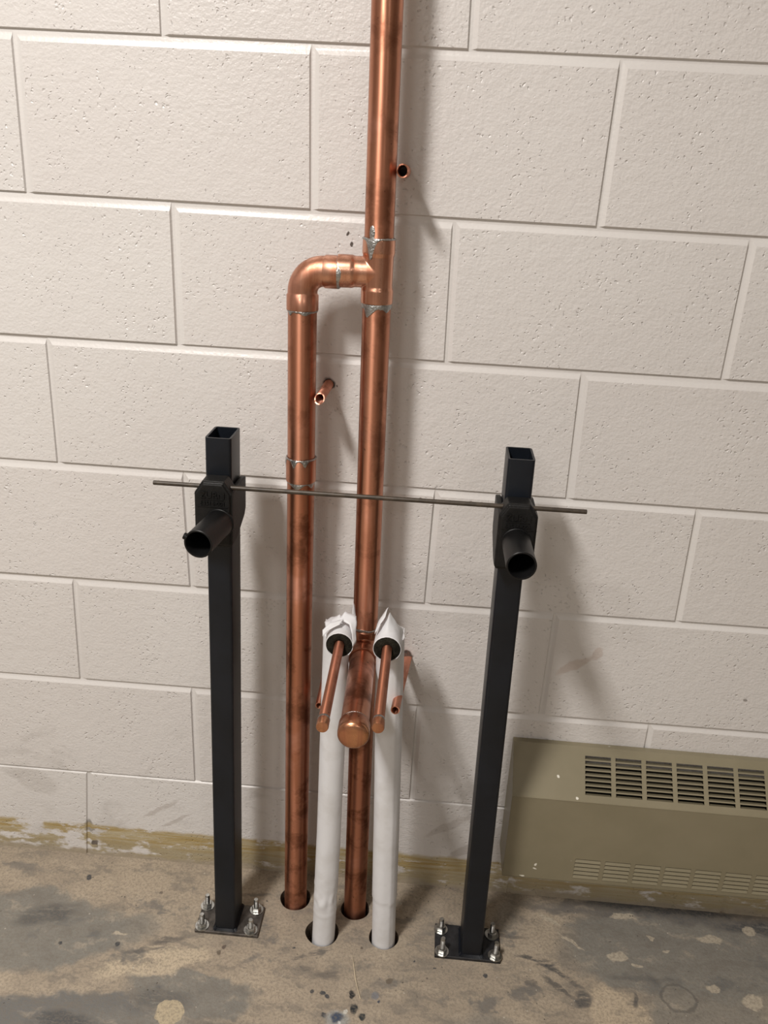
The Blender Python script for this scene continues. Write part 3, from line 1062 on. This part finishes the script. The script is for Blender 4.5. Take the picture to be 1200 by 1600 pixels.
def clamp_mesh():
    if 'm' not in _cast:
        bm = bmesh.new()
        z0, z1 = 0.776, 0.8745
        yf, yb = -0.0600, -0.0290
        prism(bm, [(-0.0265, z0 + 0.004), (-0.0235, z0), (0.0235, z0), (0.0265, z0 + 0.004), (0.0265, 0.8565), (0.0150, z1), (-0.0150, z1), (-0.0265, 0.8565)], yf + 0.004, yb)
        prism(bm, [(-0.0235, z0 + 0.005), (0.0235, z0 + 0.005), (0.0235, 0.855), (0.0135, z1 - 0.004), (-0.0135, z1 - 0.004), (-0.0235, 0.855)], yf, yf + 0.006)
        for s in (-1, 1):
            prism(bm, [(yf + 0.010, 0.779), (yb, 0.779), (0.018, 0.797), (0.026, 0.806), (0.026, 0.8555), (0.014, 0.8575), (yf + 0.010, 0.8575)], s * 0.0190 if s > 0 else -0.0268, 0.0268 if s > 0 else -0.0190, 'yz')
        _cast['m'] = fuse(bm, 0.0009, 4)
    return _cast['m']


def sheared(o, lean):
    for v in o.data.vertices:
        v.co.x += lean * v.co.z
    return o


def carrier(loc, lean, arm_vec, arm_c, plate_x, plate_y, bolts, label, plate_mat, screw):
    rt = root('lavatory_carrier', loc, label, 'pipe support', 'steel lavatory carriers')
    # hollow rectangular post
    bm = bmesh.new()
    out, inn = rrect(PW, PD, 0.0045), rrect(PW - 0.0058, PD - 0.0058, 0.0025)
    lv = []
    zbot = 0.0062
    for poly, z in ((out, zbot), (out, 0.3), (out, 0.6), (out, PH), (inn, PH), (inn, 0.55)):
        lv.append([bm.verts.new((x, y, z)) for x, y in poly])
    for a_, b_ in zip(lv, lv[1:]):
        n = len(a_)
        for k in range(n):
            j = (k + 1) % n
            bm.faces.new((a_[k], a_[j], b_[j], b_[k]))
    bm.faces.new(lv[-1])
    bm.faces.new(lv[0])
    sheared(obj('post', bm, 'post', rt, 40), lean)
    # base plate
    bm = bmesh.new()
    box(bm, plate_x[0], plate_x[1], plate_y[0], plate_y[1], 0.0002, 0.0064)
    bevel(bm, 0.0007, 1)
    obj('base_plate', bm, plate_mat, rt)
    # weld bead round the foot
    bm = bmesh.new()
    pp = rrect(PW + 0.003, PD + 0.003, 0.005)
    prof = [(0.0, 0.0100), (0.0028, 0.0072), (0.0040, 0.0060)]
    lv = []
    for o_, z in prof:
        lv.append([bm.verts.new((x * (1 + 2 * o_ / PW), y * (1 + 2 * o_ / PD) , z + 0.0008 * math.sin(i * 2.1))) for i, (x, y) in enumerate(rrect(PW, PD, 0.005, 8))])
    for a_, b_ in zip(lv, lv[1:]):
        n = len(a_)
        for k in range(n):
            j = (k + 1) % n
            bm.faces.new((a_[k], a_[j], b_[j], b_[k]))
    obj('weld_bead', bm, 'post', rt, 60)
    # anchor bolts with nut and washer
    for (bx, by, tilt, hgt) in bolts:
        bm = bmesh.new()
        r0, prof = 0.0044, [(0, 0.0055), (0.0044, 0.0055)]
        z = 0.0165
        while z < hgt - 0.003:
            prof += [(0.0046, z), (0.0041, z + 0.0007)]
            z += 0.0014
        prof += [(0.0044, hgt - 0.002), (0.0036, hgt), (0, hgt)]
        mt = Matrix.Translation((bx, by, 0)) @ Matrix.Rotation(tilt, 4, 'Y')
        lathe(bm, prof, 18, mt)
        st = obj('anchor_bolt', bm, 'zinc', rt, 40)
        bm = bmesh.new()
        lathe(bm, [(0.0048, 0.0066), (0.0122, 0.0066), (0.0125, 0.0072), (0.0122, 0.0084), (0.0048, 0.0084), (0.0048, 0.0066)], 32, mt)
        obj('washer', bm, 'zinc', st, 40)
        bm = bmesh.new()
        lathe(bm, [(0.0046, 0.0086), (0.0080, 0.0086), (0.0088, 0.0094), (0.0088, 0.0150), (0.0078, 0.0162), (0.0046, 0.0162), (0.0046, 0.0086)], 6, mt @ Matrix.Rotation(random.random(), 4, 'Z'))
        obj('nut', bm, 'zinc', st, 25)
    # clamp casting with raised lettering
    me = clamp_mesh().copy()
    cl = sheared(obj('clamp_bracket', me, 'cast', rt), lean)
    yface = -0.0600
    lx = lean * 0.85
    rot = Matrix.Rotation(PI / 2, 4, 'X')
    for body, size, z in (('ZURN', 0.0128, 0.8515), ('63514-001', 0.0082, 0.8408)):
        t = text_mesh(body, size, 0.0012)
        t.transform(Matrix.Translation((lx, yface - 0.0004, z)) @ rot)
        obj('raised_lettering', t, 'cast', cl)
    for z, w in ((0.8492, 0.0150), (0.8386, 0.0215)):
        bm = bmesh.new()
        box(bm, lx - w, lx + w, yface - 0.0012, yface + 0.001, z - 0.0005, z + 0.0006)
        obj('raised_rule', bm, 'cast', cl)
    # support arm tube
    c0 = Vector(arm_c)
    av = Vector(arm_vec)
    L = av.length
    m = frame(c0, av)
    ro, ri = 0.0196, 0.0170
    bm = lathe(bmesh.new(), [(0, -0.004), (ro, -0.004), (ro, L * 0.5), (ro, L - 0.0006), (ro - 0.0007, L), (ri + 0.0004, L), (ri, L - 0.0006), (ri, 0.004), (0, 0.004)], 48, m)
    ao = obj('support_arm', bm, 'arm', rt, 40)
    bm = lathe(bmesh.new(), [(ro, 0.0), (ro + 0.0012, 0.0), (ro + 0.0014, 0.0015), (ro + 0.0004, 0.0028), (ro, 0.0028)], 48, m)
    obj('arm_collar', bm, 'arm', ao, 60)
    if screw:
        p = c0 + av * 0.93
        sd = Vector((-1, 0, 0.42)).normalized()
        ms = frame(p + sd * (ro - 0.002), sd)
        bm = lathe(bmesh.new(), [(0, 0), (0.0046, 0), (0.0046, 0.0045), (0.0040, 0.0052), (0.0026, 0.0052), (0.0024, 0.003), (0, 0.003)], 20, ms)
        obj('set_screw', bm, 'arm', ao, 35)
    return rt


carrier((-0.1203, -0.1215, 0), 0.0146, (-0.0085, -0.078, 0.001), (0.0220 - 0.0005, -0.0600, 0.8150), (-0.0540, 0.0605), (-0.0348, 0.0300),
        [(-0.0430, -0.0245, 0.02, 0.0350), (-0.0450, 0.0190, 0.03, 0.0340), (0.0455, -0.0245, 0.02, 0.0330), (0.0470, 0.0205, -0.03, 0.0330)],
        'black steel carrier post left of the copper pipes, arm tube swung outward', 'plate', True)
carrier((0.3205, -0.1265, 0), -0.0106, (0.0012, -0.078, 0.001), (-0.0088, -0.0600, 0.8200), (-0.0640, 0.0520), (-0.0335, 0.0350),
        [(-0.0515, -0.0245, 0.02, 0.0390), (-0.0535, 0.0215, 0.00, 0.0330), (0.0420, -0.0235, 0.02, 0.0390), (0.0385, 0.0205, 0.00, 0.0340)],
        'black steel carrier post beside the wall heater, arm pointing straight out', 'plate2', False)

# horizontal tie rod
ra, rb = Vector((-0.1962, -0.1640, 0.8612)), Vector((0.4038, -0.1690, 0.8645))
L = (rb - ra).length
bm = lathe(bmesh.new(), [(0, 0), (0.0026, 0), (0.0032, 0.0006), (0.0032, L / 2), (0.0032, L - 0.0006), (0.0026, L), (0, L)], 16, frame((0, 0, 0), rb - ra))
o = obj('steel_rod', bm, 'rod', None, 40)
o.location = ra
tag(o, 'thin brown steel rod lying level across both black carrier posts', 'rod')

# ------------------------------------------------------------------ wall heater
HX0, HX1 = 0.3690, 1.4750
H0 = Vector((HX0, 0, 0.12))
heater = root('wall_heater', H0, 'olive beige metal wall heater with louvred grilles by the right carrier post', 'heater')


def hp(name, bm, mat='heater', parent=None, smooth=None):
    o = obj(name, bm, mat, heater if parent is None else parent, smooth)
    shift(o.data, H0)
    return o


NC, GX, GP, GW = 17, 0.4930, 0.0523, 0.0445
FY = -0.075
SA, SB = Vector((0, -0.012, 0.364)), Vector((0, FY, 0.297))
SD = SB - SA
SN = Vector((0, SD.z, -SD.y)).normalized()      # outward normal of the sloped panel
if SN.y > 0:
    SN = -SN


def slope_pt(x, t, out=0.0):
    p = SA + SD * t + SN * out
    return Vector((x, p.y, p.z))


def front_pt(x, t, out=0.0):
    return Vector((x, FY - out, 0.297 + (0.1185 - 0.297) * t))


def panel(name, fn, tb, hole_rows, thick):
    xs = [HX0]
    for k in range(NC):
        xs += [GX + GP * k, GX + GP * k + GW]
    xs.append(HX1)
    bm = bmesh.new()
    cache = {}

    def vert(i, j, o_):
        key = (i, j, o_)
        if key not in cache:
            cache[key] = bm.verts.new(fn(xs[i], tb[j], -thick if o_ else 0.0))
        return cache[key]

    def solid(i, j):
        if i < 0 or j < 0 or i >= len(xs) - 1 or j >= len(tb) - 1:
            return False
        return not (i % 2 == 1 and j in hole_rows)
    for i in range(len(xs) - 1):
        for j in range(len(tb) - 1):
            if not solid(i, j):
                continue
            for o_ in (0, 1):
                bm.faces.new((vert(i, j, o_), vert(i + 1, j, o_), vert(i + 1, j + 1, o_), vert(i, j + 1, o_)))
            for (di, dj, e) in ((-1, 0, ((0, 0), (0, 1))), (1, 0, ((1, 0), (1, 1))), (0, -1, ((0, 0), (1, 0))), (0, 1, ((0, 1), (1, 1)))):
                if not solid(i + di, j + dj):
                    a, b_ = e
                    bm.faces.new((vert(i + a[0], j + a[1], 0), vert(i + b_[0], j + b_[1], 0), vert(i + b_[0], j + b_[1], 1), vert(i + a[0], j + a[1], 1)))
    return hp(name, bm)


T0, T1 = 0.158, 0.892
up = panel('top_panel', slope_pt, [0.0, T0, T1, 1.0], {1}, 0.0016)
L0, L1 = (0.297 - 0.1716) / 0.1785, (0.297 - 0.1268) / 0.1785
lo = panel('front_panel', front_pt, [0.0, L0, L1, 1.0], {1}, 0.0016)
# rounded fold between the two panels and the flat lip against the wall
bm = bmesh.new()
sweep(bm, [(HX0, FY + 0.0008, 0.2968), (HX1, FY + 0.0008, 0.2968)], 0.0012, 10)
hp('fold_edge', bm, 'heater', None, 60)
bm = bmesh.new()
box(bm, HX0, HX1, -0.0121, -0.0002, 0.3622, 0.3643)
bevel(bm, 0.0006, 1)
hp('top_lip', bm)
for x0, x1 in ((HX0 - 0.0004, HX0 + 0.0012), (HX1 - 0.0012, HX1 + 0.0004)):
    bm = bmesh.new()
    prism(bm, [(-0.0005, 0.1190), (-0.0005, 0.3630), (-0.0120, 0.3635), (FY + 0.0004, 0.2970), (FY + 0.0004, 0.1190)], x0, x1, 'yz')
    hp('end_panel', bm)
bm = bmesh.new()
box(bm, HX0, HX1, FY, FY + 0.012, 0.1176, 0.1190)
hp('bottom_flange', bm)
bm = bmesh.new()
box(bm, HX0 + 0.002, HX1 - 0.002, -0.034, -0.003, 0.135, 0.322)
hp('heat_exchanger', bm, 'heater_in')
# louvre blades, each a piece of its own
Lup = SD.length
pitch = (T1 - T0) / 8
bm = bmesh.new()
dn = SD.normalized()
# section of one slat: a narrow strip flush with the panel and a leaf bent inward and up-slope
sec = [(0.0, 0.0), (-0.0016, 0.0), (-0.0056, -0.0100), (-0.0062, -0.0097), (-0.0022, 0.0006), (0.0, 0.0006)]
lo_ = [bm.verts.new(dn * d_ + SN * n_) for d_, n_ in sec]
hi_ = [bm.verts.new(Vector((GW, 0, 0)) + dn * d_ + SN * n_) for d_, n_ in sec]
bm.faces.new(lo_)
bm.faces.new(hi_)
for i in range(6):
    j = (i + 1) % 6
    bm.faces.new((lo_[i], lo_[j], hi_[j], hi_[i]))
bmesh.ops.recalc_face_normals(bm, faces=bm.faces)
blade = bpy.data.meshes.new('louvre_blade')
bm.to_mesh(blade)
bm.free()
blade.materials.append(M['heater'])
for k in range(NC):
    for r in range(1, 9):
        o = bpy.data.objects.new('louvre_blade', blade)
        C.objects.link(o)
        o.parent = up
        o.location = slope_pt(GX + GP * k, T0 + pitch * r, -0.0006) - H0
bm = bmesh.new()
lw = 0.0448 / 5
# lower louvres lean out over narrow slots
prism(bm, [(0.0018, 0.0), (-0.0010, -lw * 0.56), (-0.0006, -lw * 0.64), (0.0006, -lw * 0.64), (0.0034, -lw * 0.06)], 0.0, GW, 'yz')
bmesh.ops.recalc_face_normals(bm, faces=bm.faces)
lmesh = bpy.data.meshes.new('louvre_strip')
bm.to_mesh(lmesh)
bm.free()
lmesh.materials.append(M['heater'])
for k in range(NC):
    for r in range(5):
        o = bpy.data.objects.new('louvre_strip', lmesh)
        C.objects.link(o)
        o.parent = lo
        o.location = Vector((GX + GP * k, FY + 0.0002, 0.1716 - lw * (r + 0.26))) - H0

# ------------------------------------------------------------------ small litter on the floor
pts = [Vector((0.1131, -0.1741, 0.0016)), Vector((0.1175, -0.195, 0.0014)), Vector((0.1225, -0.218, 0.0022)), Vector((0.1290, -0.238, 0.0014)), Vector((0.1347, -0.254, 0.0012))]
bm = sweep(bmesh.new(), [p - pts[0] for p in pts], [0.0004, 0.0008, 0.0010, 0.0012, 0.0010], 8)
o = obj('straw_stalk', bm, 'straw', None, 60)
o.location = pts[0]
tag(o, 'thin pale dry stalk lying on the concrete in front of the pipes', 'stalk')
